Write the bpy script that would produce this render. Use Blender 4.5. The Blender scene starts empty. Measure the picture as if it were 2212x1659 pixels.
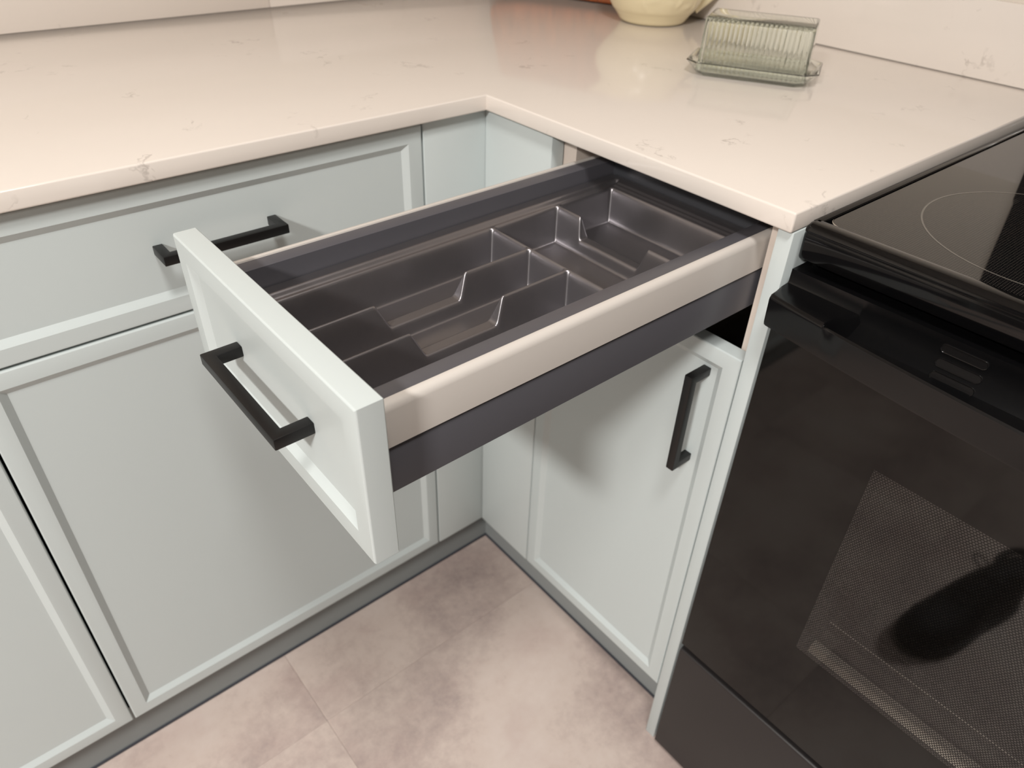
import bpy, bmesh, math, random
from math import sin, cos, pi, radians, sqrt, exp
from mathutils import Vector, Matrix
import numpy as np

random.seed(7)
scene = bpy.context.scene
col = scene.collection

# ------------------------------------------------------------------ camera
R = [[0.7679074293825409, -0.6398189737359877, 0.03081981094240705],
     [-0.36300739654984604, -0.47431306992704786, -0.8020303870468266],
     [0.527772498288042, 0.604697273471451, -0.5964875501693158]]
cd = bpy.data.cameras.new('camera')
cam = bpy.data.objects.new('camera', cd)
col.objects.link(cam)
cd.sensor_fit = 'HORIZONTAL'
cd.sensor_width = 36.0
cd.lens = 36.0 * 1596.17 / 2212.0
cd.clip_start = 0.02
cd.dof.use_dof = True
cd.dof.focus_distance = 0.62
cd.dof.aperture_fstop = 7.5
M = Matrix(((R[0][0], -R[1][0], -R[2][0], -0.60142),
            (R[0][1], -R[1][1], -R[2][1], -0.75979),
            (R[0][2], -R[1][2], -R[2][2], 1.18003),
            (0, 0, 0, 1)))
cam.matrix_world = M
scene.camera = cam

# ------------------------------------------------------------------ world, view
w = bpy.data.worlds.new('world')
scene.world = w
w.use_nodes = True
w.node_tree.nodes['Background'].inputs[0].default_value = (1.0, 0.95, 0.9, 1)
w.node_tree.nodes['Background'].inputs[1].default_value = 0.15
vs = scene.view_settings
vs.view_transform = 'Standard'
vs.look = 'None'
vs.exposure = -0.09
vs.gamma = 1.0
vs.use_curve_mapping = False

# ceiling lamps: (x, y, watts, diameter)
CEIL = 2.42
LAMPS = [(-2.55, -1.30, 134.0, 0.44), (-0.62, -0.92, 21.5, 0.40)]
LAMP_COL = (1.0, 0.968, 0.925)
for (lx, ly, lw, ld) in LAMPS:
    L = bpy.data.lights.new('ceiling_lamp_light', 'AREA')
    L.shape = 'DISK'
    L.size = ld - 0.06
    L.energy = lw
    L.color = LAMP_COL
    o = bpy.data.objects.new('ceiling_lamp_light', L)
    o.location = (lx, ly, CEIL - 0.062)
    col.objects.link(o)

# ------------------------------------------------------------------ materials
def srgb(r, g, b):
    f = lambda c: (c / 255.0) / 12.92 if c <= 10 else (((c / 255.0) + 0.055) / 1.055) ** 2.4
    return (f(r), f(g), f(b), 1.0)

class NT:
    def __init__(s, name):
        s.m = bpy.data.materials.new(name)
        s.m.use_nodes = True
        s.t = s.m.node_tree
        s.b = s.t.nodes['Principled BSDF']
        s.out = s.t.nodes['Material Output']
    def n(s, typ, **kw):
        nd = s.t.nodes.new(typ)
        for k, v in kw.items():
            setattr(nd, k, v)
        return nd
    def l(s, a, b):
        s.t.links.new(a, b)
    def val(s, sock, v):
        sock.default_value = v
    def math(s, op, a, b=None, c=None):
        nd = s.n('ShaderNodeMath', operation=op)
        for i, x in enumerate((a, b, c)):
            if x is None: continue
            if isinstance(x, (int, float)): nd.inputs[i].default_value = x
            else: s.l(x, nd.inputs[i])
        return nd.outputs[0]
    def coords(s, kind='Object'):
        return s.n('ShaderNodeTexCoord').outputs[kind]
    def noise(s, vec, scale, detail=4, rough=0.55, dist=0.0):
        nd = s.n('ShaderNodeTexNoise')
        s.l(vec, nd.inputs['Vector'])
        nd.inputs['Scale'].default_value = scale
        nd.inputs['Detail'].default_value = detail
        nd.inputs['Roughness'].default_value = rough
        nd.inputs['Distortion'].default_value = dist
        return nd.outputs['Fac']
    def ramp(s, fac, stops):
        nd = s.n('ShaderNodeValToRGB')
        el = nd.color_ramp.elements
        while len(el) < len(stops): el.new(0.5)
        for e, (p, c) in zip(el, stops):
            e.position = p
            e.color = c if len(c) == 4 else (*c, 1)
        s.l(fac, nd.inputs[0])
        return nd.outputs[0]
    def mix(s, fac, a, b):
        nd = s.n('ShaderNodeMix', data_type='RGBA')
        if isinstance(fac, (int, float)): nd.inputs[0].default_value = fac
        else: s.l(fac, nd.inputs[0])
        for i, x in ((6, a), (7, b)):
            if isinstance(x, tuple): nd.inputs[i].default_value = x
            else: s.l(x, nd.inputs[i])
        return nd.outputs[2]
    def bump(s, h, strength=0.1, dist=0.001):
        nd = s.n('ShaderNodeBump')
        nd.inputs['Strength'].default_value = strength
        nd.inputs['Distance'].default_value = dist
        s.l(h, nd.inputs['Height'])
        s.l(nd.outputs[0], s.b.inputs['Normal'])

def plain(name, c, rough=0.4, metal=0.0, var=0.06, scale=30, spec=0.5, bump=0.0, bscale=400):
    k = NT(name)
    co = k.coords()
    f = k.noise(co, scale, 3)
    dark = tuple(x * (1 - var) for x in c[:3]) + (1,)
    lite = tuple(min(1, x * (1 + var)) for x in c[:3]) + (1,)
    k.l(k.mix(f, dark, lite), k.b.inputs['Base Color'])
    k.b.inputs['Roughness'].default_value = rough
    k.b.inputs['Metallic'].default_value = metal
    k.b.inputs['Specular IOR Level'].default_value = spec
    if bump: k.bump(k.noise(co, bscale, 2), bump, 0.0006)
    return k.m

PAINT = plain('blue_grey_paint', srgb(192, 200, 200), 0.42, var=0.012, scale=6, bump=0.03, bscale=260)
BEIGE = plain('beige_melamine', srgb(214, 202, 192), 0.45, var=0.015, scale=12)
BEIGE_RAIL = plain('beige_coated_rail', srgb(201, 195, 189), 0.32, var=0.01, scale=10)
DARKIN = plain('interior_board_painted_shade', srgb(60, 56, 54), 0.7, var=0.05)  # shade of the unlit cabinet inside, put into the board colour
STEEL = plain('anthracite_coated_steel', srgb(62, 63, 67), 0.36, var=0.03, scale=40, spec=0.5)
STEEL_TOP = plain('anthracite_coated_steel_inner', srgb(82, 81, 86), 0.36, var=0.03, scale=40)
TRAY = plain('brown_grey_moulded_plastic', srgb(138, 135, 138), 0.34, metal=0.88, var=0.04, scale=60, bump=0.05, bscale=900)
BLACKH = plain('black_brushed_handle', srgb(12, 10, 10), 0.42, var=0.15, scale=200, spec=0.4)
BLACKG = plain('black_gloss_enamel', srgb(9, 9, 10), 0.10, var=0.1, scale=50, spec=0.38)
BLACKS = plain('black_satin_plastic', srgb(10, 10, 11), 0.22, var=0.1, scale=60, spec=0.36)
BLACKM = plain('black_satin_steel', srgb(36, 33, 33), 0.38, var=0.05, scale=60)
VOID = plain('black_void', srgb(4, 4, 4), 0.9)
WALL = plain('warm_white_wall_paint', srgb(214, 205, 194), 0.7, var=0.015, scale=3, bump=0.05)
WALLD = plain('dark_wall_to_cut_fill', srgb(70, 67, 64), 0.8, var=0.02, scale=3)  # unseen front and rear walls, coloured dark to soak up bounced fill light
CEILM = plain('white_ceiling_paint', srgb(216, 211, 205), 0.8, var=0.01, scale=3)
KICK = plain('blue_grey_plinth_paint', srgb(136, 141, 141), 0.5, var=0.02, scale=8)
METAL = plain('brushed_aluminium', srgb(236, 230, 220), 0.45, metal=0.25, var=0.04, scale=300)
PANE = plain('coated_inner_oven_pane', srgb(40, 37, 35), 0.15, metal=0.0, var=0.04)
VENT = plain('dark_grey_vent_plastic', srgb(22, 21, 21), 0.14, var=0.05)
RUBBER = plain('grey_rubber_seal', srgb(60, 62, 70), 0.6, var=0.05)

def quartz():
    k = NT('white_quartz_with_grey_veins')
    co = k.coords()
    # fine veins: thin bands of a warped noise
    warp = k.n('ShaderNodeTexNoise'); k.l(co, warp.inputs['Vector'])
    warp.inputs['Scale'].default_value = 9; warp.inputs['Detail'].default_value = 5
    mx = k.n('ShaderNodeMix', data_type='RGBA'); mx.inputs[0].default_value = 0.12
    k.l(co, mx.inputs[6]); k.l(warp.outputs['Color'], mx.inputs[7])
    n1 = k.noise(mx.outputs[2], 5.0, 6, 0.6)
    band = k.math('ABSOLUTE', k.math('SUBTRACT', n1, 0.5))
    vein = k.math('SUBTRACT', 1.0, k.math('MINIMUM', k.math('MULTIPLY', band, 120.0), 1.0))
    patch = k.noise(co, 16.0, 3)
    patch = k.math('MULTIPLY', k.math('MAXIMUM', k.math('SUBTRACT', patch, 0.56), 0.0), 6.0)
    patch = k.math('MINIMUM', patch, 0.55)
    v = k.math('MULTIPLY', vein, patch)
    cloud = k.noise(co, 4.0, 4)
    base = k.mix(cloud, srgb(221, 212, 204), srgb(227, 219, 211))
    k.l(k.mix(v, base, srgb(165, 155, 148)), k.b.inputs['Base Color'])
    k.b.inputs['Roughness'].default_value = 0.10
    return k.m
QUARTZ = quartz()

def floor_mat():
    k = NT('pinkish_grey_stone_vinyl')
    co = k.coords('Object')
    geo = k.n('ShaderNodeNewGeometry')
    info = k.n('ShaderNodeObjectInfo')
    add = k.n('ShaderNodeVectorMath', operation='ADD')
    rv = k.n('ShaderNodeCombineXYZ')
    k.l(k.math('MULTIPLY', info.outputs['Random'], 37.0), rv.inputs[0])
    k.l(k.math('MULTIPLY', info.outputs['Random'], 11.0), rv.inputs[1])
    k.l(co, add.inputs[0]); k.l(rv.outputs[0], add.inputs[1])
    p = add.outputs[0]
    big = k.noise(p, 3.6, 4, 0.55)
    mid = k.noise(p, 62.0, 5, 0.7)
    fine = k.noise(p, 110.0, 3, 0.6)
    f = k.math('ADD', k.math('MULTIPLY', big, 0.76), k.math('MULTIPLY', mid, 0.24))
    c = k.ramp(f, [(0.32, srgb(154, 139, 135)), (0.44, srgb(182, 165, 158)), (0.53, srgb(201, 185, 176)), (0.66, srgb(208, 194, 186))])
    pk = k.noise(p, 9.0, 3)
    c2 = k.mix(k.math('MULTIPLY', k.math('MAXIMUM', k.math('SUBTRACT', pk, 0.5), 0.0), 1.6), c, srgb(180, 156, 150))
    c3 = k.mix(k.math('MULTIPLY', k.math('MAXIMUM', k.math('SUBTRACT', fine, 0.52), 0.0), 0.9), c2, srgb(200, 188, 180))
    k.l(c3, k.b.inputs['Base Color'])
    k.b.inputs['Roughness'].default_value = 0.5
    k.bump(fine, 0.06, 0.0005)
    return k.m
FLOOR = floor_mat()

def glass_mat():
    k = NT('pale_green_pressed_glass')
    k.b.inputs['Base Color'].default_value = (0.97, 1.0, 0.97, 1)
    k.b.inputs['Roughness'].default_value = 0.03
    k.b.inputs['Transmission Weight'].default_value = 1.0
    k.b.inputs['IOR'].default_value = 1.5
    tr = k.n('ShaderNodeBsdfTransparent'); tr.inputs[0].default_value = (0.975, 0.99, 0.975, 1)
    mx = k.n('ShaderNodeMixShader'); mx.inputs[0].default_value = 0.06
    k.l(k.b.outputs[0], mx.inputs[1]); k.l(tr.outputs[0], mx.inputs[2]); k.l(mx.outputs[0], k.out.inputs['Surface'])
    vol = k.n('ShaderNodeVolumeAbsorption')
    vol.inputs['Color'].default_value = (0.45, 0.66, 0.46, 1)
    vol.inputs['Density'].default_value = 4.5
    k.l(vol.outputs[0], k.out.inputs['Volume'])
    return k.m
GLASS = glass_mat()

def wood():
    k = NT('red_brown_oiled_wood')
    co = k.coords()
    mp = k.n('ShaderNodeMapping'); mp.inputs['Scale'].default_value = (60, 60, 4)
    k.l(co, mp.inputs[0])
    f = k.noise(mp.outputs[0], 1.0, 5, 0.6, 0.6)
    k.l(k.ramp(f, [(0.3, srgb(104, 50, 22)), (0.6, srgb(158, 86, 44)), (0.8, srgb(176, 104, 58))]), k.b.inputs['Base Color'])
    k.b.inputs['Roughness'].default_value = 0.4
    return k.m
WOOD = wood()
CREAM = plain('cream_glazed_earthenware', srgb(232, 219, 184), 0.22, var=0.03, scale=25)

def dot_nodes(k, pitch, rad, axes):
    """hexagonal dot mask in object space (1 inside a dot)"""
    sx = k.n('ShaderNodeSeparateXYZ'); k.l(k.coords(), sx.inputs[0])
    u, v = sx.outputs[axes[0]], sx.outputs[axes[1]]
    def cell(ou, ov):
        a = k.math('SUBTRACT', k.math('FRACT', k.math('ADD', k.math('DIVIDE', u, pitch), 100.0 + ou)), 0.5)
        b = k.math('SUBTRACT', k.math('FRACT', k.math('ADD', k.math('DIVIDE', v, pitch * 1.732), 100.0 + ov)), 0.5)
        b = k.math('MULTIPLY', b, 1.732)
        d = k.math('SQRT', k.math('ADD', k.math('MULTIPLY', a, a), k.math('MULTIPLY', b, b)))
        return k.math('LESS_THAN', d, rad)
    return k.math('MAXIMUM', cell(0.0, 0.0), cell(0.5, 0.5))

def window_mat():
    k = NT('black_door_glass_with_clear_dots')
    d = dot_nodes(k, 0.0029, 0.33, ('Y', 'Z'))
    k.b.inputs['Base Color'].default_value = srgb(10, 9, 8)
    k.b.inputs['Specular IOR Level'].default_value = 0.36
    k.b.inputs['Roughness'].default_value = 0.045
    tr = k.n('ShaderNodeBsdfTransparent'); tr.inputs[0].default_value = (0.9, 0.88, 0.85, 1)
    gl = k.n('ShaderNodeBsdfGlossy'); gl.inputs['Roughness'].default_value = 0.045
    fr = k.n('ShaderNodeFresnel'); fr.inputs['IOR'].default_value = 1.5
    m1 = k.n('ShaderNodeMixShader'); k.l(k.math('MINIMUM', k.math('MULTIPLY', fr.outputs[0], 2.1), 1.0), m1.inputs[0]); k.l(tr.outputs[0], m1.inputs[1]); k.l(gl.outputs[0], m1.inputs[2])
    m2 = k.n('ShaderNodeMixShader'); k.l(d, m2.inputs[0]); k.l(k.b.outputs[0], m2.inputs[1]); k.l(m1.outputs[0], m2.inputs[2])
    k.l(m2.outputs[0], k.out.inputs['Surface'])
    return k.m
WINDOWG = window_mat()

def cooktop_mat():
    k = NT('black_ceramic_glass_with_fine_dots')
    d = dot_nodes(k, 0.0026, 0.17, ('X', 'Y'))
    k.l(k.mix(d, srgb(13, 12, 13), srgb(70, 66, 62)), k.b.inputs['Base Color'])
    k.b.inputs['Roughness'].default_value = 0.035
    return k.m
COOKG = cooktop_mat()
DOORG = plain('black_oven_glass', srgb(10, 9, 8), 0.045, var=0.05, spec=0.31)
RINGM = plain('grey_printed_ring', srgb(92, 88, 83), 0.10)

# ------------------------------------------------------------------ helpers
def link(name, me, mat, parent=None, smooth=None):
    o = bpy.data.objects.new(name, me)
    col.objects.link(o)
    if mat is not None:
        for m_ in (mat if isinstance(mat, list) else [mat]): me.materials.append(m_)
    if parent is not None: o.parent = parent
    return o

def finish(name, bm, mat, parent=None, smooth=False, recalc=True, sharp=38):
    if recalc: bmesh.ops.recalc_face_normals(bm, faces=bm.faces)
    if smooth:
        for f in bm.faces: f.smooth = True
        for e in bm.edges:
            if len(e.link_faces) == 2 and e.calc_face_angle(0) > radians(sharp): e.smooth = False
    me = bpy.data.meshes.new(name)
    bm.to_mesh(me); bm.free()
    return link(name, me, mat, parent)

def add_box(bm, a, b, bev=0.0, seg=2):
    x0, y0, z0 = (min(a[i], b[i]) for i in range(3))
    x1, y1, z1 = (max(a[i], b[i]) for i in range(3))
    vs_ = [bm.verts.new(p) for p in ((x0, y0, z0), (x1, y0, z0), (x1, y1, z0), (x0, y1, z0), (x0, y0, z1), (x1, y0, z1), (x1, y1, z1), (x0, y1, z1))]
    fs = [bm.faces.new([vs_[i] for i in q]) for q in ((3, 2, 1, 0), (4, 5, 6, 7), (0, 1, 5, 4), (1, 2, 6, 5), (2, 3, 7, 6), (3, 0, 4, 7))]
    if bev:
        es = list({e for f in fs for e in f.edges})
        bmesh.ops.bevel(bm, geom=es, offset=bev, segments=seg, affect='EDGES', profile=0.5)

def box(name, a, b, mat, parent=None, bev=0.0, seg=2):
    bm = bmesh.new(); add_box(bm, a, b, bev, seg)
    return finish(name, bm, mat, parent, smooth=bev > 0)

def loft(bm, rings, cap0=True, cap1=True, closed=True):
    vr = [[bm.verts.new(p) for p in r] for r in rings]
    n = len(rings[0])
    for a, b in zip(vr, vr[1:]):
        for i in range(n if closed else n - 1):
            j = (i + 1) % n
            bm.faces.new((a[i], a[j], b[j], b[i]))
    if cap0: bm.faces.new(vr[0][::-1])
    if cap1: bm.faces.new(vr[-1])
    return vr

def prism(bm, poly, axis, a, b):
    """extrude a 2-D polygon along an axis ('x','y','z') from a to b"""
    def P(u, v, t):
        return {'x': (t, u, v), 'y': (u, t, v), 'z': (u, v, t)}[axis]
    loft(bm, [[P(u, v, a) for u, v in poly], [P(u, v, b) for u, v in poly]])

def tube(bm, pts, rad, n=8, cap=True):
    rings = []
    for i, p in enumerate(pts):
        p = Vector(p)
        t = (Vector(pts[min(i + 1, len(pts) - 1)]) - Vector(pts[max(i - 1, 0)])).normalized()
        up = Vector((0, 0, 1)) if abs(t.z) < 0.9 else Vector((1, 0, 0))
        s = t.cross(up).normalized(); u = s.cross(t)
        r = rad[i] if isinstance(rad, (list, tuple)) else rad
        rings.append([p + s * cos(2 * pi * q / n) * r + u * sin(2 * pi * q / n) * r for q in range(n)])
    loft(bm, rings, cap, cap)

def empty(name, loc, rz=0):
    o = bpy.data.objects.new(name, None)
    o.empty_display_size = 0.05
    o.location = loc
    o.rotation_euler[2] = rz
    col.objects.link(o)
    return o

def tag(o, label=None, cat=None, group=None, kind=None):
    if label: o['label'] = label
    if cat: o['category'] = cat
    if group: o['group'] = group
    if kind: o['kind'] = kind
    return o

def adopt(child, parent):
    """parent while keeping world placement (parents here are at known matrices)"""
    bpy.context.view_layer.update()
    child.parent = parent
    child.matrix_parent_inverse = parent.matrix_world.inverted()
    return child

# ------------------------------------------------------------------ room shell
H = 0.915          # worktop height
T = 0.020          # slab thickness
XW, YW = 0.658, 0.662
RX0, RY0 = -3.1, -1.75  # unseen front wall set close, so less lit floor bounces fill

fl = tag(box('floor', (RX0, RY0, -0.06), (XW, YW, -0.004), plain('floor_screed', srgb(120, 112, 106), 0.8)), kind='structure')
TS, GAP = 0.457, 0.0003
tile_cache = {}
def tile_mesh(w_, d_):
    key = (round(w_, 4), round(d_, 4))
    if key not in tile_cache:
        bm = bmesh.new()
        b = 0.0006
        loft(bm, [[(0, 0, -0.004), (w_, 0, -0.004), (w_, d_, -0.004), (0, d_, -0.004)],
                  [(0, 0, -b * 0.5), (w_, 0, -b * 0.5), (w_, d_, -b * 0.5), (0, d_, -b * 0.5)],
                  [(b, b, 0), (w_ - b, b, 0), (w_ - b, d_ - b, 0), (b, d_ - b, 0)]])
        bmesh.ops.recalc_face_normals(bm, faces=bm.faces)
        me = bpy.data.meshes.new('tile'); bm.to_mesh(me); bm.free()
        me.materials.append(FLOOR)
        tile_cache[key] = me
    return tile_cache[key]
gx = [-0.394 + TS * i for i in range(-7, 4)]
gy = [-0.092 + TS * i for i in range(-7, 3)]
for x0 in gx:
    for y0 in gy:
        a, b = max(x0, RX0), max(y0, RY0)
        c, d = min(x0 + TS, XW), min(y0 + TS, YW)
        if c - a < 0.02 or d - b < 0.02: continue
        o = bpy.data.objects.new('tile', tile_mesh(c - a - GAP, d - b - GAP))
        col.objects.link(o)
        o.location = (a + GAP / 2, b + GAP / 2, 0)
        o.parent = fl

wl = tag(box('wall_left', (RX0, YW, -0.06), (XW, YW + 0.1, CEIL), WALL), kind='structure')
wr = tag(box('wall_right', (XW, RY0, -0.06), (XW + 0.1, YW + 0.1, CEIL), WALL), kind='structure')
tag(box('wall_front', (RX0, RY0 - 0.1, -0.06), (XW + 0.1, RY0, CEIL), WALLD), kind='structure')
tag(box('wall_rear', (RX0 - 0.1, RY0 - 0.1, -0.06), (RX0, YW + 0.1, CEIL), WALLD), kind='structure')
tag(box('ceiling', (RX0 - 0.1, RY0 - 0.1, CEIL), (XW + 0.1, YW + 0.1, CEIL + 0.1), CEILM), kind='structure')

# quartz upstands (parts of the walls)
SPT = 1.016
box('splash_panel', (-2.2, YW - 0.012, H + 0.0005), (0.0149, YW, SPT), QUARTZ, wl, 0.0012)
box('splash_panel', (0.0154, YW - 0.012, H + 0.0005), (XW - 0.013, YW, SPT), QUARTZ, wl, 0.0012)
box('splash_panel', (XW - 0.012, -0.4497, H + 0.0005), (XW, YW - 0.0125, SPT), QUARTZ, wr, 0.0012)

for i, (lx, ly, lw, ld) in enumerate(LAMPS):
    t = empty('ceiling_lamp', (lx, ly, CEIL))
    tag(t, ('round white ceiling lamp farthest from the corner', 'round white ceiling lamp nearest the black range')[i], 'lamp', 'ceiling lamps')
    bm = bmesh.new()
    r = ld / 2
    prof = [(r * 0.6, 0), (r, -0.002), (r, -0.055), (r - 0.015, -0.06), (r - 0.028, -0.055), (r - 0.03, -0.02)]
    loft(bm, [[(rr * cos(2 * pi * q / 40), rr * sin(2 * pi * q / 40), zz) for q in range(40)] for rr, zz in prof], True, True)
    finish('lamp_housing', bm, CEILM, t, True)

# ------------------------------------------------------------------ worktop
YC = 0.0134        # door plane, left run (y)
XC = 0.0095        # door plane, right run (x)
XP = 0.0052        # front of the end panel
bm = bmesh.new()
poly = [(-2.2, 0), (0, 0), (0, -0.4497), (XW - 0.0005, -0.4497), (XW - 0.0005, YW - 0.0005), (-2.2, YW - 0.0005)]
prism(bm, poly, 'z', H - T, H)
bmesh.ops.recalc_face_normals(bm, faces=bm.faces)
es = [e for e in bm.edges if all(abs(v.co.z - H) < 1e-5 for v in e.verts)] + \
     [e for e in bm.edges if all(abs(v.co.z - H + T) < 1e-5 for v in e.verts)] + \
     [e for e in bm.edges if abs(e.verts[0].co.z - e.verts[1].co.z) > 0.01 and abs(e.verts[0].co.y + 0.4497) < 1e-4 and abs(e.verts[0].co.x) < 1e-4]
bmesh.ops.bevel(bm, geom=es, offset=0.0022, segments=3, affect='EDGES', profile=0.5)
wt = finish('worktop', bm, QUARTZ, None, True)
tag(wt, 'L-shaped white quartz worktop with faint grey veins over the cabinets', 'worktop')

# ------------------------------------------------------------------ shaker fronts, handles
FR, BV, DP = 0.0200, 0.0082, 0.0054
def shaker(name, mapf, w_, h_, t_, mat, parent, fr=FR, bv=BV, dp=DP):
    """mapf(u, v, n): n = 0 at the outer face, growing inwards"""
    bm = bmesh.new()
    def ring(i, n):
        return [Vector(mapf(*p, n)) for p in ((i, i), (w_ - i, i), (w_ - i, h_ - i), (i, h_ - i))]
    rr = 0.0022
    prof = [(0.001, t_), (0, t_ - 0.001), (0, rr), (rr * 0.08, rr * 0.62), (rr * 0.3, rr * 0.3), (rr * 0.62, rr * 0.08), (rr, 0),
            (fr, 0), (fr + bv, dp)]
    loft(bm, [ring(*p) for p in prof])
    return finish(name, bm, mat, parent, True, sharp=16)

def bar_handle(name, mapf, length, parent, sec=0.0105, out=0.034):
    """mapf(s, c, n): s along the bar, c across, n outwards from the panel"""
    bm = bmesh.new()
    hl, hs = length / 2, sec / 2
    poly = [(-hl, 0), (-hl, out), (hl, out), (hl, 0), (hl - sec, 0), (hl - sec, out - sec), (-hl + sec, out - sec), (-hl + sec, 0)]
    loft(bm, [[Vector(mapf(s, -hs, n)) for s, n in poly], [Vector(mapf(s, hs, n)) for s, n in poly]])
    bmesh.ops.recalc_face_normals(bm, faces=bm.faces)
    bmesh.ops.bevel(bm, geom=list(bm.edges), offset=0.0009, segments=2, affect='EDGES', profile=0.5)
    return tag(finish(name, bm, BLACKH, parent, True), 'black square-section bar handle')

ZK, ZG = 0.1262, 0.7382
ZT = 0.8895
# ---- left run ------------------------------------------------------
def left_cabinet(x0, x1, label, handle):
    t = empty('base_cabinet', ((x0 + x1) / 2, 0.3, 0))
    tag(t, label, 'cabinet', 'base cabinets under the worktop')
    ox, oy = (x0 + x1) / 2, 0.3
    L = lambda p: (p[0] - ox, p[1] - oy, p[2])
    y0, y1 = YC + 0.022, YW - 0.02
    bm = bmesh.new()
    add_box(bm, L((x0 - 0.0015, y0, ZK + 0.002)), L((x0 + 0.0165, y1, H - T - 0.002)))
    add_box(bm, L((x1 - 0.0165, y0, ZK + 0.002)), L((x1 + 0.0015, y1, H - T - 0.002)))
    add_box(bm, L((x0 + 0.0165, y0, ZK + 0.002)), L((x1 - 0.0165, y1, ZK + 0.02)))
    add_box(bm, L((x0 + 0.0165, y1 - 0.008, ZK + 0.02)), L((x1 - 0.0165, y1, H - T - 0.002)))
    add_box(bm, L((x0 + 0.0165, y0 + 0.002, ZG - 0.010)), L((x1 - 0.0165, y0 + 0.1, ZG + 0.008)))
    finish('carcass', bm, DARKIN, t)
    w_ = x1 - x0 - 0.003
    dr = shaker('drawer', lambda u, v, n: L((x0 + 0.0015 + u, YC + n, ZG + 0.0012 + v)), w_, ZT - ZG - 0.0012, 0.0205, PAINT, t)
    bar_handle('handle', lambda s, c, n: L(((x0 + x1) / 2 + s, YC + DP - n, 0.8172 + c)), 0.138, dr)
    dh = ZG - 0.0022 - ZK
    if handle:
        d = shaker('door', lambda u, v, n: L((x0 + 0.0015 + u, YC + n, ZK + v)), w_, dh, 0.0205, PAINT, t)
    else:
        d = shaker('door', lambda u, v, n: L((x0 + 0.0015 + u, YC + n, ZK + v)), w_, dh, 0.0205, PAINT, t)
    return t, d, L
XG, XE = -0.6325, -0.0895
t, d, L = left_cabinet(XG, XE, 'grey-blue cabinet with shut wide drawer left of the corner filler', False)
t, d, L = left_cabinet(XG - 0.543, XG, 'grey-blue cabinet at the left edge, only its door showing', False)

# corner fillers (left piece flush with the left run, right piece flush with the right run)
f1 = box('filler_panel', (XE + 0.0012, YC, ZK), (XC + 0.004, YC + 0.0205, ZT + 0.003), PAINT, None, 0.0012)
tag(f1, 'plain grey-blue filler strip right of the shut wide drawer, in the corner', 'filler panel')
f2 = box('filler_panel', (XC, -0.1163, ZK), (XC + 0.0205, YC - 0.0002, ZT + 0.003), PAINT, None, 0.0012)
tag(f2, 'plain grey-blue filler strip behind the open drawer, beside the single door', 'filler panel')

# plinths
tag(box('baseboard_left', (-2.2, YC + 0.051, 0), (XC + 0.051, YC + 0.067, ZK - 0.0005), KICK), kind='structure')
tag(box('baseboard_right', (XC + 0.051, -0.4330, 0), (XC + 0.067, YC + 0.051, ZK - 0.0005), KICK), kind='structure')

box('floor_seal', (-2.2, YC + 0.0485, 0.0), (XC + 0.0508, YC + 0.0509, 0.0045), RUBBER, bpy.data.objects['baseboard_left'])
box('floor_seal', (XC + 0.0485, -0.4330, 0.0), (XC + 0.0509, YC + 0.0483, 0.0045), RUBBER, bpy.data.objects['baseboard_right'])

# end panel beside the range
ep = box('end_panel', (XP, -0.4503, 0.0), (0.60, -0.4332, H - T - 0.0005), PAINT, None, 0.0014)
tag(ep, 'narrow grey-blue end panel reaching the floor beside the black range', 'end panel')

# ---- right run: cabinet with the open drawer ------------------------
YL0, YL1 = -0.4320, -0.1162
cab = empty('base_cabinet', (0.3, -0.276, 0))
tag(cab, 'grey-blue cabinet with its cutlery drawer pulled open above a single door', 'cabinet', 'base cabinets under the worktop')
CL = lambda p: (p[0] - 0.3, p[1] + 0.276, p[2])
xs, xe_ = XC + 0.022, 0.60
box('side_panel', CL((xs, -0.4330, ZK + 0.002)), CL((xe_, -0.4135, H - T - 0.001)), BEIGE, cab)
box('side_panel', CL((xs, -0.1370, ZK + 0.002)), CL((xe_, -0.1150, H - T - 0.001)), BEIGE, cab)
box('bottom_panel', CL((xs, -0.4135, ZK + 0.002)), CL((xe_, -0.1370, ZK + 0.02)), DARKIN, cab)
box('back_panel', CL((xe_ - 0.008, -0.4135, ZK + 0.02)), CL((xe_, -0.1370, H - T - 0.001)), DARKIN, cab)
dw, dh = (YL1 - 0.0015) - (YL0 + 0.0025), ZG - ZK
door = shaker('door', lambda u, v, n: CL((XC + n, YL1 - 0.0015 - u, ZK + v)), dw, dh, 0.0205, PAINT, cab)
bar_handle('handle', lambda s, c, n: CL((XC + DP - n, -0.3880 + c, 0.6370 + s)), 0.139, door)

# drawer (part) and its pieces (sub-parts), built flat, then sagging a little like any drawer pulled fully out
SAG = radians(0.55)
PIV = Vector((-0.42, -0.28, 0.86))
def DL(p):
    q = Vector(p) - PIV
    return (q.x, q.y, q.z)
XF0, XF1 = -0.4403, -0.4187
YFA, YFB, ZFT, ZFB = -0.1141, -0.4279, 0.8900, 0.7432
YN, YF = -0.4110, -0.1480            # outer faces of the two side rails
XR = 0.075
bm = bmesh.new()
add_box(bm, DL((XF1, YN + 0.012, 0.786)), DL((XR, YF - 0.012, 0.800)))
add_box(bm, DL((XR - 0.014, YN + 0.012, 0.800)), DL((XR, YF - 0.012, 0.866)))
drawer = finish('drawer', bm, STEEL, cab)
drawer.location = PIV - Vector((0.3, -0.276, 0))
drawer.rotation_euler[1] = -SAG * 0.9
tag(drawer, 'open drawer with anthracite metal box')
fr_ = shaker('drawer_front', lambda u, v, n: DL((XF0 + n, YFA - u, ZFB + v)), YFA - YFB, ZFT - ZFB, XF1 - XF0, PAINT, drawer)
tag(fr_, 'grey-blue framed front')
bar_handle('handle', lambda s, c, n: DL((XF0 + DP - n, -0.2765 + s, 0.8185 + c)), 0.139, drawer, out=0.0325)
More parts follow.
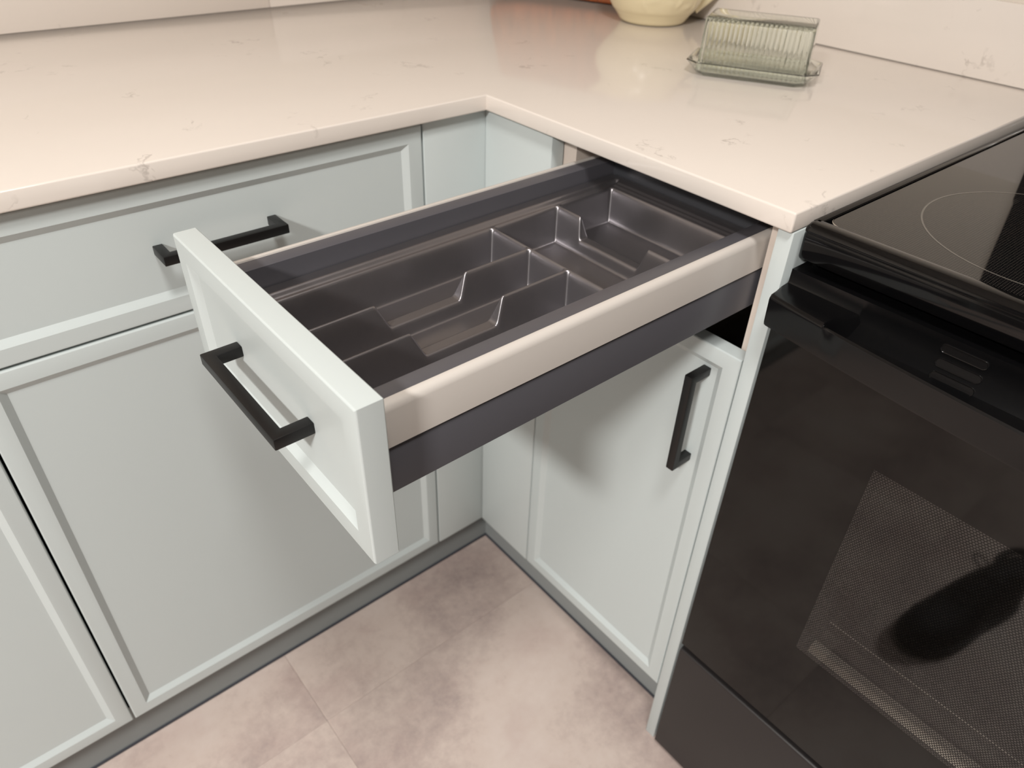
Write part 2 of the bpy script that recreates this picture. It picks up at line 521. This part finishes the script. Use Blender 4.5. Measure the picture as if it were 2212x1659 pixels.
for sgn, yo in ((1, YN), (-1, YF)):
    P = lambda d_, z: (yo + sgn * d_, z)
    # anthracite profile: outer lower face, flat top, inner face
    poly = [P(0.002, 0.7845), P(0.0016, 0.785), P(0.0016, 0.8255), P(0.0024, 0.8272), P(0.009, 0.8276), P(0.009, 0.8662),
            P(0.0240, 0.8662), P(0.0250, 0.8655), P(0.0250, 0.7845)]
    bm = bmesh.new()
    prism(bm, [tuple(DL((0, y, z))[1:]) for y, z in poly], 'x', XF1 - PIV.x + 0.0004, XR - PIV.x)
    finish('side_profile', bm, STEEL_TOP, drawer, True)
    poly = [P(0.0008, 0.8292), P(0, 0.8300), P(0, 0.8615), P(0.0009, 0.8650), P(0.0032, 0.8672), P(0.0062, 0.8680), P(0.0082, 0.8676), P(0.0086, 0.8665), P(0.0086, 0.8292)]
    bm = bmesh.new()
    prism(bm, [tuple(DL((0, y, z))[1:]) for y, z in poly], 'x', XF1 - PIV.x + 0.0002, XR - PIV.x)
    tag(finish('side_rail', bm, BEIGE_RAIL, drawer, True), 'beige coated outer rail with rounded top edge')

# ---- cutlery tray -----------------------------------------------------
def cutlery_tray():
    st = 0.0009
    x0, x1, y0, y1 = -0.4145, 0.0600, -0.3855, -0.1745
    nx, ny = int(round((x1 - x0) / st)) + 1, int(round((y1 - y0) / st)) + 1
    xs_ = np.linspace(x0, x1, nx); ys_ = np.linspace(y0, y1, ny)
    X, Y = np.meshgrid(xs_, ys_, indexing='ij')
    Z0 = 0.0           # divider tops
    def soft(s, a):    # ramp 0..1 with rounded ends
        s = np.clip(s, 0, 1)
        return s + a * 0.0
    def rr(xa, xb, ya, yb, r):
        cx_, cy_ = (xa + xb) / 2, (ya + yb) / 2
        qx = np.abs(X - cx_) - (xb - xa) / 2 + r
        qy = np.abs(Y - cy_) - (yb - ya) / 2 + r
        return np.hypot(np.maximum(qx, 0), np.maximum(qy, 0)) + np.minimum(np.maximum(qx, qy), 0) - r
    FLG = 0.0052
    Z = np.full_like(X, FLG)
    inner = -rr(-0.4095, 0.0520, -0.3815, -0.1878, 0.004)      # inside the flange
    Z = FLG - FLG * np.clip(inner / 0.0013, 0, 1)
    D, DR = 0.0385, 0.0085
    pockets = [(-0.4030, -0.1435, -0.2510, -0.1940), (-0.4030, -0.1435, -0.3075, -0.2540), (-0.4030, -0.1435, -0.3750, -0.3105),
               (-0.1405, -0.0500, -0.3750, -0.1940), (-0.0470, 0.0370, -0.3750, -0.1940)]
    for (xa, xb, ya, yb) in pockets:
        s = -rr(xa, xb, ya, yb, 0.004)
        Z = np.minimum(Z, np.where(s > 0, -D * np.clip(s / DR, 0, 1), 99))
    def dip(c, a, b, depth, fl_):
        t = np.minimum((c - a) / fl_, (b - c) / fl_)
        return -depth * np.clip(t, 0, 1)
    m = (np.abs(Y + 0.2525) < 0.012) & (X < -0.15)
    Z = np.where(m, np.minimum(Z, np.where(np.abs(Y + 0.2525) < 0.012, dip(X, -0.3240, -0.2240, 0.0250, 0.0110), 0)), Z)
    m = (np.abs(Y + 0.3090) < 0.012) & (X < -0.15)
    Z = np.where(m, np.minimum(Z, dip(X, -0.3240, -0.2240, 0.0250, 0.0110)), Z)
    m = (np.abs(X + 0.0485) < 0.012) & (Y < -0.192) & (Y > -0.377)
    Z = np.where(m, np.minimum(Z, dip(-Y, 0.2310, 0.3290, 0.0245, 0.0065)), Z)
    # rear ridges, stepping up to the rim
    rz = [(0.0370, 0.0395, 0.0), (0.0410, 0.0440, 0.0026), (0.0465, 0.0500, 0.0052)]
    rear = (X > 0.0372) & (Y > -0.377) & (Y < -0.192)
    step = np.zeros_like(X)
    step = np.where(X > 0.0392, 0.0022 * np.clip((X - 0.0410) / 0.0009, 0, 1) - 0.0012 * (np.abs(X - 0.0400) < 0.0008), step)
    step = np.where(X > 0.0455, 0.0022 + 0.0022 * np.clip((X - 0.0455) / 0.0012, 0, 1), step)
    step = np.where(X > 0.0500, 0.0044 + 0.0008 * np.clip((X - 0.0500) / 0.0012, 0, 1), step)
    Z = np.where(rear, np.maximum(step, 0), Z)
    # soften every fold a little (moulded plastic)
    for it in range(3):
        Zp = np.pad(Z, 1, mode='edge')
        Z = (Zp[1:-1, 1:-1] * 4 + Zp[:-2, 1:-1] * 2 + Zp[2:, 1:-1] * 2 + Zp[1:-1, :-2] * 2 + Zp[1:-1, 2:] * 2 +
             Zp[:-2, :-2] + Zp[:-2, 2:] + Zp[2:, :-2] + Zp[2:, 2:]) / 16.0
    verts = np.stack([X, Y, Z], -1).reshape(-1, 3)
    I = np.arange(nx * ny).reshape(nx, ny)
    q = np.stack([I[:-1, :-1], I[1:, :-1], I[1:, 1:], I[:-1, 1:]], -1).reshape(-1, 4)
    piv = np.array([-0.39, -0.28, 0.0])
    verts = verts - piv
    me = bpy.data.meshes.new('cutlery_tray')
    me.vertices.add(len(verts)); me.vertices.foreach_set('co', verts.astype(np.float32).ravel())
    me.loops.add(q.size); me.loops.foreach_set('vertex_index', q.astype(np.int32).ravel())
    me.polygons.add(len(q))
    me.polygons.foreach_set('loop_start', np.arange(0, q.size, 4, dtype=np.int32))
    me.polygons.foreach_set('use_smooth', np.ones(len(q), dtype=bool))
    me.update(); me.validate()
    o = link('cutlery_tray', me, TRAY)
    o.location = (-0.39, -0.28, 0.8404)
    o.rotation_euler[1] = -radians(1.0)
    return o
tray = cutlery_tray()
tag(tray, 'dark brown-grey moulded plastic cutlery tray with five empty compartments inside the open drawer', 'cutlery tray')

# ------------------------------------------------------------------ range
RG0, RG1 = -0.4550, -1.2140
RC = (RG0 + RG1) / 2
rg = empty('range', (0.3, RC, 0))
tag(rg, 'black electric range with ceramic glass hob right of the end panel', 'stove')
RL = lambda p: (p[0] - 0.3, p[1] - RC, p[2])
bm = bmesh.new()
add_box(bm, RL((0.045, RG0 - 0.002, 0.012)), RL((0.640, RG1 + 0.002, 0.870)))
for fx in (0.08, 0.60):
    for fy in (RG0 - 0.05, RG1 + 0.05):
        add_box(bm, RL((fx - 0.02, fy - 0.02, 0.0)), RL((fx + 0.02, fy + 0.02, 0.012)))
finish('body', bm, BLACKS, rg)
# hob frame: rounded front edge, raised rim round a recessed glass
ZH = 0.9055
bm = bmesh.new()
prof = [(0.052, 0.874), (0.0135, 0.8700), (0.0122, 0.8720), (0.0116, 0.8940), (0.0124, 0.8955), (0.0124, 0.8965), (0.0112, 0.8975), (0.0113, 0.8990), (0.0124, 0.9016), (0.0145, 0.9038), (0.0175, 0.9051), (0.0205, ZH), (0.0270, ZH), (0.0290, 0.9048), (0.0295, 0.8990), (0.6, 0.8990), (0.64, 0.8990), (0.64, 0.874)]
def frame_ring(y, sh):
    return [Vector(RL((x + (sh if x < 0.04 else 0), y, z - (sh * 0.8 if z > 0.902 and x < 0.60 else 0)))) for x, z in prof]
loft(bm, [frame_ring(RG0, 0.003), frame_ring(RG0 - 0.0015, 0.0008), frame_ring(RG0 - 0.004, 0), frame_ring(RG1 + 0.004, 0), frame_ring(RG1 + 0.0015, 0.0008), frame_ring(RG1, 0.003)])
fo = finish('hob_frame', bm, BLACKG, rg, True)
for (ya, yb) in ((RG0 - 0.0008, RG0 - 0.0082), (RG1 + 0.0008, RG1 + 0.0082)):
    box('hob_side_rim', RL((0.0225, ya, 0.895)), RL((0.62, yb, ZH)), BLACKG, rg, 0.0012)
# glass plate with rounded front corners
def rrect(xa, xb, ya, yb, r, n=8):
    pts = []
    for cx_, cy_, a0 in ((xb - r, yb - r, 0), (xa + r, yb - r, 90), (xa + r, ya + r, 180), (xb - r, ya + r, 270)):
        for q in range(n + 1):
            a = radians(a0 + 90 * q / n)
            pts.append((cx_ + r * cos(a), cy_ + r * sin(a)))
    return pts
bm = bmesh.new()
ga, gb = RG1 + 0.0105, RG0 - 0.0095
loft(bm, [[RL((x, y, 0.8985)) for x, y in rrect(0.0295, 0.600, ga, gb, 0.016)], [RL((x, y, 0.9030)) for x, y in rrect(0.0295, 0.600, ga, gb, 0.016)],
          [RL((x, y, 0.9040)) for x, y in rrect(0.0305, 0.599, ga + 0.001, gb - 0.001, 0.015)]])
gl = finish('hob_glass', bm, COOKG, rg, True)
bm = bmesh.new()   # pale outline at the glass edge
a_ = rrect(0.0294, 0.6001, ga - 0.0001, gb + 0.0001, 0.0161); b_ = rrect(0.0300, 0.5995, ga + 0.0005, gb - 0.0005, 0.0155)
loft(bm, [[RL((x, y, 0.9036)) for x, y in a_], [RL((x, y, 0.9042)) for x, y in b_]], False, False)
finish('glass_edge', bm, plain('pale_glass_edge', srgb(150, 140, 128), 0.2), gl)
def ring(cx_, cy_, r, wd, parent):
    bm = bmesh.new(); n = 96
    loft(bm, [[RL((cx_ + (r + k) * cos(2 * pi * q / n), cy_ + (r + k) * sin(2 * pi * q / n), 0.90412)) for q in range(n)] for k in (-wd / 2, wd / 2)], False, False)
    return finish('burner_ring', bm, RINGM, parent)
ring(0.167, -0.615, 0.1146, 0.0017, gl)
ring(0.430, -0.600, 0.075, 0.0022, gl)
ring(0.167, -1.040, 0.085, 0.0022, gl)
ring(0.430, -1.040, 0.105, 0.0022, gl)
# back guard
bm = bmesh.new()
prism(bm, [(0.575, 0.899), (0.590, 1.02), (0.600, 1.03), (0.612, 1.19), (0.622, 1.20), (0.645, 1.20), (0.645, 0.899)], 'y', RG0 - 0.002, RG1 + 0.002)
for v in bm.verts: v.co = Vector(RL(v.co))
finish('back_guard', bm, BLACKG, rg)

# oven door
# outer glass with the printed window left open, then the dotted window itself
YW0, YW1, ZW0, ZW1 = -0.5955, -1.0735, 0.4290, 0.7110
def frame_glass():
    bm = bmesh.new()
    o_ = [(RG0 - 0.0015, 0.2745), (RG1 + 0.0015, 0.2745), (RG1 + 0.0015, 0.8000), (RG0 - 0.0015, 0.8000)]
    i_ = [(YW0, ZW0), (YW1, ZW0), (YW1, ZW1), (YW0, ZW1)]
    loft(bm, [[RL((0.0019, y, z)) for y, z in o_], [RL((-0.0014, y, z)) for y, z in o_],
              [RL((-0.0020, y + (0.0006 if y < RC else -0.0006), z + (0.0006 if z < 0.5 else -0.0006))) for y, z in o_],
              [RL((-0.0020, y, z)) for y, z in i_], [RL((0.0019, y, z)) for y, z in i_]], False, False)
    return finish('door_glass', bm, DOORG, dslab)
# the slab: four bars round a cavity, closed at the back
bm = bmesh.new()
for a, b in (((0.0020, RG0 - 0.0010, 0.2730), (0.044, RG1 + 0.0010, ZW0)), ((0.0020, RG0 - 0.0010, ZW1), (0.044, RG1 + 0.0010, 0.7965)),
             ((0.0020, RG0 - 0.0010, ZW0), (0.044, YW0, ZW1)), ((0.0020, YW1, ZW0), (0.044, RG1 + 0.0010, ZW1)), ((0.036, YW0, ZW0), (0.044, YW1, ZW1))):
    add_box(bm, RL(a), RL(b))
dslab = finish('oven_door', bm, BLACKS, rg)
frame_glass()
bm = bmesh.new()
loft(bm, [[RL((-0.0020, y, z)) for y, z in ((YW0, ZW0), (YW1, ZW0), (YW1, ZW1), (YW0, ZW1))]], False, True)
finish('window_glass', bm, WINDOWG, dslab, recalc=False)
# bright metal ledge at the foot of the window cavity and the inner pane's edges
bm = bmesh.new()
prism(bm, [(0.0030, ZW0 + 0.0005), (0.0055, ZW0 + 0.0115), (0.0150, ZW0 + 0.0120), (0.0150, ZW0 + 0.0005)], 'y', YW0 - 0.012, YW1 + 0.012)
for v in bm.verts: v.co = Vector(RL(v.co))
finish('inner_ledge', bm, METAL, dslab)
bm = bmesh.new()
add_box(bm, RL((0.012, YW0 - 0.018, 0.4830)), RL((0.0130, YW1 + 0.018, 0.4838)))
add_box(bm, RL((0.004, YW0 - 0.060, 0.4505)), RL((0.0046, YW0 - 0.105, 0.4510)))
finish('pane_edge', bm, METAL, dslab)

bm = bmesh.new()
add_box(bm, RL((0.022, YW0 - 0.0005, ZW0 + 0.0005)), RL((0.026, YW1 + 0.0005, ZW1 - 0.0005)))
finish('inner_pane', bm, PANE, dslab)

# handle cap across the door top: solid at the ends, scooped in between, bowed outwards
def cap():
    bm = bmesh.new()
    solid = [(0.0100, 0.8592), (0.0095, 0.8470), (0.0085, 0.8450), (-0.0010, 0.8440), (-0.0090, 0.8430), (-0.0165, 0.8420), (-0.0190, 0.8412), (-0.0205, 0.8392), (-0.0208, 0.8370), (-0.0192, 0.8120), (-0.0180, 0.8085), (-0.0150, 0.8068), (0.0020, 0.7960), (0.0440, 0.7960), (0.0440, 0.8592)]
    scoop = [(0.0100, 0.8592), (0.0102, 0.8520), (0.0085, 0.8380), (0.0020, 0.8240), (-0.0080, 0.8195), (-0.0140, 0.8240), (-0.0172, 0.8385), (-0.0190, 0.8402), (-0.0207, 0.8385), (-0.0192, 0.8120), (-0.0180, 0.8085), (-0.0150, 0.8068), (0.0020, 0.7960), (0.0440, 0.7960), (0.0440, 0.8592)]
    ys = [RG0 - 0.0005, RG0 - 0.0015, RG0 - 0.004, RG0 - 0.03, -0.5160, -0.5166, -0.5172, -0.5215, -0.54] + [-0.57 - 0.04 * i for i in range(14)]
    ys = [y for y in ys if y > RC]
    ys = ys + [RC] + [2 * RC - y for y in reversed(ys)]
    rings = []
    for y in ys:
        yy = max(y, 2 * RC - y)
        wq = {-0.5166: 0.06, -0.5172: 0.20}.get(round(yy, 4), 0.0 if yy > -0.52 else 1.0)
        skew = max(0, 1 - abs(yy + 0.518) / 0.030)
        bow = 0.026 * (1 - ((y - RC) / (RG0 - RC)) ** 2)
        sh = 0.0025 if yy > RG0 - 0.001 else (0.0008 if yy > RG0 - 0.002 else 0)
        r = []
        for i, ((xa, za), (xb, zb)) in enumerate(zip(solid, scoop)):
            x, z = xa + (xb - xa) * wq, za + (zb - za) * wq
            if x < 0.0: x -= bow * min(1, -x / 0.016)
            if i in (4, 5, 6, 7, 8): z -= sh * 0.6
            if i in (6, 7, 8, 9, 10, 11): x += sh
            ysk = y - (1 if y > RC else -1) * skew * 0.014 * min(1, max(0, (min(x, 0.0102) + 0.020) / 0.030)) ** 1.3 if z > 0.815 else y
            r.append(Vector(RL((x, ysk, z))))
        rings.append(r)
    loft(bm, rings)
    return finish('handle_cap', bm, BLACKS, dslab, True)
cap()
# three vent slots in the back of the scoop
def capsule(x, z, ya, yb, r, n=8):
    pts = []
    for cy_, a0 in ((yb, 180), (ya, 0)):
        for q in range(n + 1):
            a = radians(a0 - 90 + 180 * q / n)
            pts.append((x, cy_ + r * cos(a), z + r * sin(a)))
    return pts
for zc, xc, tilt, ya_, yb_ in ((0.8490, 0.0098, 0.12, -0.6055, -0.6360), (0.8362, 0.0076, 0.36, -0.6065, -0.6365), (0.8258, 0.0029, 0.44, -0.6075, -0.6365)):
    bm = bmesh.new()
    def C(rad, dep):
        out_ = []
        for (x, y, z) in capsule(0, 0, ya_, yb_, rad):
            out_.append(RL((xc - dep * cos(tilt) + z * sin(tilt), y, zc + z * cos(tilt) + dep * sin(tilt))))
        return out_
    loft(bm, [C(0.0040, -0.0010), C(0.0040, 0.0012), C(0.0037, 0.0016), C(0.0034, 0.0014), C(0.0031, 0.0006)], False, True)
    finish('vent_slot', bm, VENT, dslab, True)

# storage drawer
bm = bmesh.new()
prism(bm, [(0.0000, 0.0100), (0.0000, 0.2540), (0.0012, 0.2575), (0.0060, 0.2600), (0.0150, 0.2600), (0.0180, 0.2560), (0.0440, 0.2560), (0.0440, 0.0100)], 'y', RG0 - 0.0010, RG1 + 0.0010)
for v in bm.verts: v.co = Vector(RL(v.co))
finish('storage_drawer', bm, BLACKM, rg, True)
box('trim_strip', RL((0.0035, RG0 - 0.0015, 0.2660)), RL((0.012, RG1 + 0.0015, 0.2705)), BLACKM, rg, 0.001)

# ------------------------------------------------------------------ butter dish
def butter_dish():
    ang = math.atan2(-0.130, 0.068)           # long axis
    t = empty('butter_dish', (0.3810, -0.1300, H + 0.0006), ang)
    tag(t, 'pale green glass butter dish with ribbed lid standing on the worktop', 'butter dish')
    # saucer
    def octo(a, b, c, z):
        a, b = a / 2, b / 2
        return [(a, -b + c, z), (a, b - c, z), (a - c, b, z), (-a + c, b, z), (-a, b - c, z), (-a, -b + c, z), (-a + c, -b, z), (a - c, -b, z)]
    bm = bmesh.new()
    loft(bm, [octo(0.142, 0.086, 0.010, 0.0), octo(0.150, 0.094, 0.012, 0.0030), octo(0.176, 0.106, 0.016, 0.0160), octo(0.180, 0.109, 0.017, 0.0172),
              octo(0.178, 0.107, 0.017, 0.0187), octo(0.174, 0.103, 0.016, 0.0184), octo(0.158, 0.089, 0.012, 0.0068), octo(0.152, 0.083, 0.011, 0.0052)])
    finish('saucer', bm, GLASS, t, True)
    # ribbed lid
    def outline(a, b, amp, z, c=0.0016, n=132):
        a, b = a / 2, b / 2
        pts = []
        m = 0.006
        def rib(s): return amp * abs(sin(s / 0.0063 * pi))
        for i in range(n): s = -a + m + (2 * a - 2 * m) * i / (n - 1); pts.append((s, -b - rib(s) + amp * 0.5, z))
        pts += [(a - c, -b, z), (a, -b + c, z), (a, b - c, z), (a - c, b, z)]
        for i in range(n): s = a - m - (2 * a - 2 * m) * i / (n - 1); pts.append((s, b + rib(s) - amp * 0.5, z))
        pts += [(-a + c, b, z), (-a, b - c, z), (-a, -b + c, z), (-a + c, -b, z)]
        return pts
    bm = bmesh.new()
    z0 = 0.0058
    loft(bm, [outline(0.1480, 0.0760, 0.0019, z0), outline(0.1450, 0.0730, 0.0019, z0 + 0.0640), outline(0.1440, 0.0720, 0.0012, z0 + 0.0668),
              outline(0.1400, 0.0680, 0.0, z0 + 0.0685)], False, True)
    loft(bm, [outline(0.1480, 0.0760, 0.0019, z0), outline(0.1400, 0.0680, 0.0, z0), outline(0.1375, 0.0655, 0.0, z0 + 0.0600), outline(0.1355, 0.0635, 0.0, z0 + 0.0620)], False, True)
    bmesh.ops.remove_doubles(bm, verts=bm.verts, dist=1e-6)
    finish('lid', bm, GLASS, t, True)
    return t
butter_dish()

# ------------------------------------------------------------------ pitcher
def pitcher():
    cx_, cy_ = 0.548, 0.208
    t = empty('pitcher', (cx_, cy_, H + 0.0004))
    tag(t, 'cream glazed pitcher with raised flower pattern at the back of the worktop', 'pitcher')
    prof = [(0.0, 0.003), (0.044, 0.003), (0.050, 0.0), (0.056, 0.0008), (0.0595, 0.004), (0.0635, 0.010), (0.0705, 0.0185), (0.0720, 0.0200), (0.0735, 0.0212), (0.0790, 0.030), (0.0850, 0.042),
            (0.0895, 0.055), (0.0925, 0.070), (0.0930, 0.085), (0.0905, 0.102), (0.0860, 0.120), (0.0800, 0.138), (0.0750, 0.152), (0.0725, 0.166), (0.0735, 0.180), (0.0775, 0.194), (0.0790, 0.198), (0.0770, 0.199), (0.0720, 0.186), (0.0690, 0.166),
            (0.0760, 0.138), (0.0880, 0.085), (0.0700, 0.022), (0.0, 0.010)]
    # resample for relief
    fine = []
    for (r0, z0), (r1, z1) in zip(prof, prof[1:]):
        k = max(1, int(math.hypot(r1 - r0, z1 - z0) / 0.0035))
        for q in range(k): fine.append((r0 + (r1 - r0) * q / k, z0 + (z1 - z0) * q / k))
    fine.append(prof[-1])
    rnd = random.Random(3)
    leaves = []
    for i in range(70):
        leaves.append((rnd.uniform(0, 2 * pi), rnd.uniform(0.032, 0.112), rnd.uniform(0, pi), rnd.uniform(0.007, 0.013), rnd.uniform(0.0025, 0.0042)))
    n = 180
    N = len(fine)
    zmaxi = max(range(N), key=lambda i: fine[i][1])
    rings = []
    for i, (r, z) in enumerate(fine):
        rg_ = []
        for q in range(n):
            a = 2 * pi * q / n
            rr_ = r
            if i < zmaxi and 0.022 < z < 0.125 and r > 0.06:
                h = 0
                for la, lz, lt, ll, lwid in leaves:
                    da = (a - la + pi) % (2 * pi) - pi
                    if abs(da) > 0.3: continue
                    u, v = da * r, z - lz
                    p, s = u * cos(lt) + v * sin(lt), -u * sin(lt) + v * cos(lt)
                    e = (p / ll) ** 2 + (s / lwid) ** 2
                    if e < 1.6: h = max(h, 0.0022 * exp(-e * 1.6))
                rr_ += h
            # pouring lip
            if z > 0.15 and r > 0.05:
                d = (a - radians(140) + pi) % (2 * pi) - pi
                rr_ += 0.022 * exp(-(d / 0.28) ** 2) * (z - 0.15) / 0.05
            rg_.append((rr_ * cos(a), rr_ * sin(a), z))
        rings.append(rg_)
    bm = bmesh.new()
    loft(bm, rings[1:-1], True, True)
    finish('body', bm, CREAM, t, True)
    hd = Vector((0.77, -0.64, 0)).normalized()
    ctrl = [(0.072, 0.024), (0.086, 0.034), (0.104, 0.048), (0.122, 0.066), (0.135, 0.090), (0.140, 0.116), (0.134, 0.142), (0.118, 0.162), (0.098, 0.172), (0.072, 0.174)]
    pts = []
    for q in range(len(ctrl) - 1):
        p0, p1, p2, p3 = ctrl[max(q - 1, 0)], ctrl[q], ctrl[q + 1], ctrl[min(q + 2, len(ctrl) - 1)]
        for u in (0, 0.33, 0.66):
            c = [0.5 * (2 * p1[a] + (p2[a] - p0[a]) * u + (2 * p0[a] - 5 * p1[a] + 4 * p2[a] - p3[a]) * u * u + (3 * p1[a] - p0[a] - 3 * p2[a] + p3[a]) * u ** 3) for a in (0, 1)]
            pts.append(hd * c[0] + Vector((0, 0, c[1])))
    pts.append(hd * 0.072 + Vector((0, 0, 0.174)))
    bm = bmesh.new()
    tube(bm, pts, [0.0125 - 0.004 * min(1, i / 8) for i in range(len(pts))], 12)
    finish('handle', bm, CREAM, t, True)
pitcher()

# ------------------------------------------------------------------ cutting board leaning in the corner
def cutting_board():
    p0, p1 = Vector((0.602, 0.305, 0)), Vector((0.497, 0.622, 0))
    dirv = (p1 - p0).normalized()
    Lb = (p1 - p0).length
    t = empty('cutting_board', (p0.x, p0.y, H + 0.0006), math.atan2(dirv.y, dirv.x))
    tag(t, 'red-brown wooden cutting board leaning in the corner behind the cream pitcher', 'cutting board')
    bm = bmesh.new()
    th, hh = 0.020, 0.30
    o_ = rrect(0, Lb, 0, hh, 0.018, 5)
    b = 0.003
    i_ = rrect(b, Lb - b, b, hh - b, 0.016, 5)
    loft(bm, [[(u, -0.0 - 0.0, v) for u, v in i_], [(u, -b, v) for u, v in o_], [(u, -th + b, v) for u, v in o_], [(u, -th, v) for u, v in i_]])
    lean = Matrix.Rotation(radians(9), 4, 'X')
    for v in bm.verts: v.co = lean @ v.co
    zmin = min(v.co.z for v in bm.verts)
    for v in bm.verts: v.co.z -= zmin
    finish('board', bm, WOOD, t, True)
cutting_board()

# ------------------------------------------------------------------ shoes on the floor (seen in the oven glass)
SHOE = plain('black_shoe_knit', srgb(12, 12, 14), 0.75, var=0.3, scale=300, bump=0.3, bscale=700)
SOLE = plain('charcoal_rubber_sole', srgb(34, 33, 34), 0.6, var=0.1)
LACE = plain('black_shoe_lace', srgb(20, 19, 20), 0.8)
def shoe(x, y, rz, mirror, label):
    t = empty('shoe', (x, y, 0.0), rz)
    tag(t, label, 'shoe', 'black shoes in front of the range')
    def outline(u):      # u 0 heel .. 1 toe -> left, right half widths
        wl_ = 0.033 + 0.013 * sin(min(1, u / 0.75) * pi / 2) if u < 0.75 else 0.046 * sqrt(max(0.02, 1 - ((u - 0.75) / 0.25) ** 2))
        wr_ = 0.033 + 0.016 * sin(min(1, u / 0.7) * pi / 2) - 0.006 * exp(-((u - 0.42) / 0.16) ** 2) if u < 0.7 else 0.049 * sqrt(max(0.02, 1 - ((u - 0.7) / 0.3) ** 2))
        e = min(1, (u / 0.09)) ** 0.5 if u < 0.09 else 1
        return wl_ * max(e, 0.35), wr_ * max(e, 0.35)
    Ls = 0.292
    N = 26
    def sect(u, z0, z1, inset, n=14):
        l, r = outline(u)
        return [((u * Ls), (-l + inset) + (l + r - 2 * inset) * 0 , z0)]
    # sole
    bm = bmesh.new()
    def ringz(z, off):
        L_, R_ = [], []
        for i in range(N):
            u = i / (N - 1)
            l, r = outline(u)
            xx = -off + (Ls + 2 * off) * u
            toe = 0.010 * max(0, (u - 0.8) / 0.2) ** 2
            L_.append((xx, mirror * (l + off), z + toe)); R_.append((xx, -mirror * (r + off), z + toe))
        return L_ + R_[::-1]
    loft(bm, [ringz(0.0, -0.003), ringz(0.004, 0.002), ringz(0.020, 0.003), ringz(0.027, 0.001), ringz(0.028, -0.003)])
    finish('sole', bm, SOLE, t, True)
    # upper: arched sections over the sole, with an opening at the ankle
    bm = bmesh.new()
    rings = []
    for i in range(N):
        u = i / (N - 1)
        l, r = outline(u)
        hgt = 0.050 + 0.045 * (1 / (1 + exp((u - 0.45) / 0.07))) + 0.020 * exp(-((u - 0.5) / 0.16) ** 2)
        if u > 0.78: hgt *= sqrt(max(0.06, 1 - ((u - 0.78) / 0.235) ** 2))
        toe = 0.010 * max(0, (u - 0.8) / 0.2) ** 2
        rg_ = []
        for q in range(17):
            a = pi * q / 16
            cy_ = cos(a); sy_ = sin(a)
            wd = (l if cy_ > 0 else r)
            rg_.append((u * Ls, mirror * wd * math.copysign(abs(cy_) ** 0.75, cy_) * 0.985, 0.024 + toe + hgt * sy_ ** 0.8))
        rings.append(rg_)
    vr = loft(bm, rings, True, True, closed=False)
    finish('upper', bm, SHOE, t, True)
    bm = bmesh.new()      # padded collar
    col_pts = [(0.045 + 0.040 * cos(2 * pi * q / 20), mirror * 0.026 * sin(2 * pi * q / 20), 0.117 - 0.006 * cos(2 * pi * q / 20)) for q in range(21)]
    tube(bm, col_pts, 0.007, 8)
    finish('collar', bm, SHOE, t, True)
    bm = bmesh.new()      # lace rows and bow
    for k in range(4):
        xx = 0.125 + 0.020 * k
        u = xx / Ls
        zz = 0.024 + 0.050 + 0.045 / (1 + exp((u - 0.45) / 0.07)) + 0.020 * exp(-((u - 0.5) / 0.16) ** 2)
        tube(bm, [(xx - 0.004, -0.022, zz - 0.012), (xx, -0.010, zz), (xx, 0.010, zz), (xx + 0.004, 0.022, zz - 0.012)], 0.0024, 6)
    for sg in (1, -1):
        loop = [(0.118 + 0.012 * sin(2 * pi * q / 12), sg * (0.004 + 0.019 * (1 - cos(2 * pi * q / 12)) / 1.0), 0.118 + 0.011 * sin(pi * q / 12) * 1.6) for q in range(13)]
        tube(bm, loop, 0.0019, 6)
    finish('laces', bm, LACE, t, True)
shoe(-0.775, -0.700, math.atan2(0.075, 0.285), 1, 'black laced shoe on the floor, mirrored in the oven window')
shoe(-0.840, -0.945, math.atan2(-0.02, 0.29), -1, 'black laced shoe on the floor farther from the open drawer')
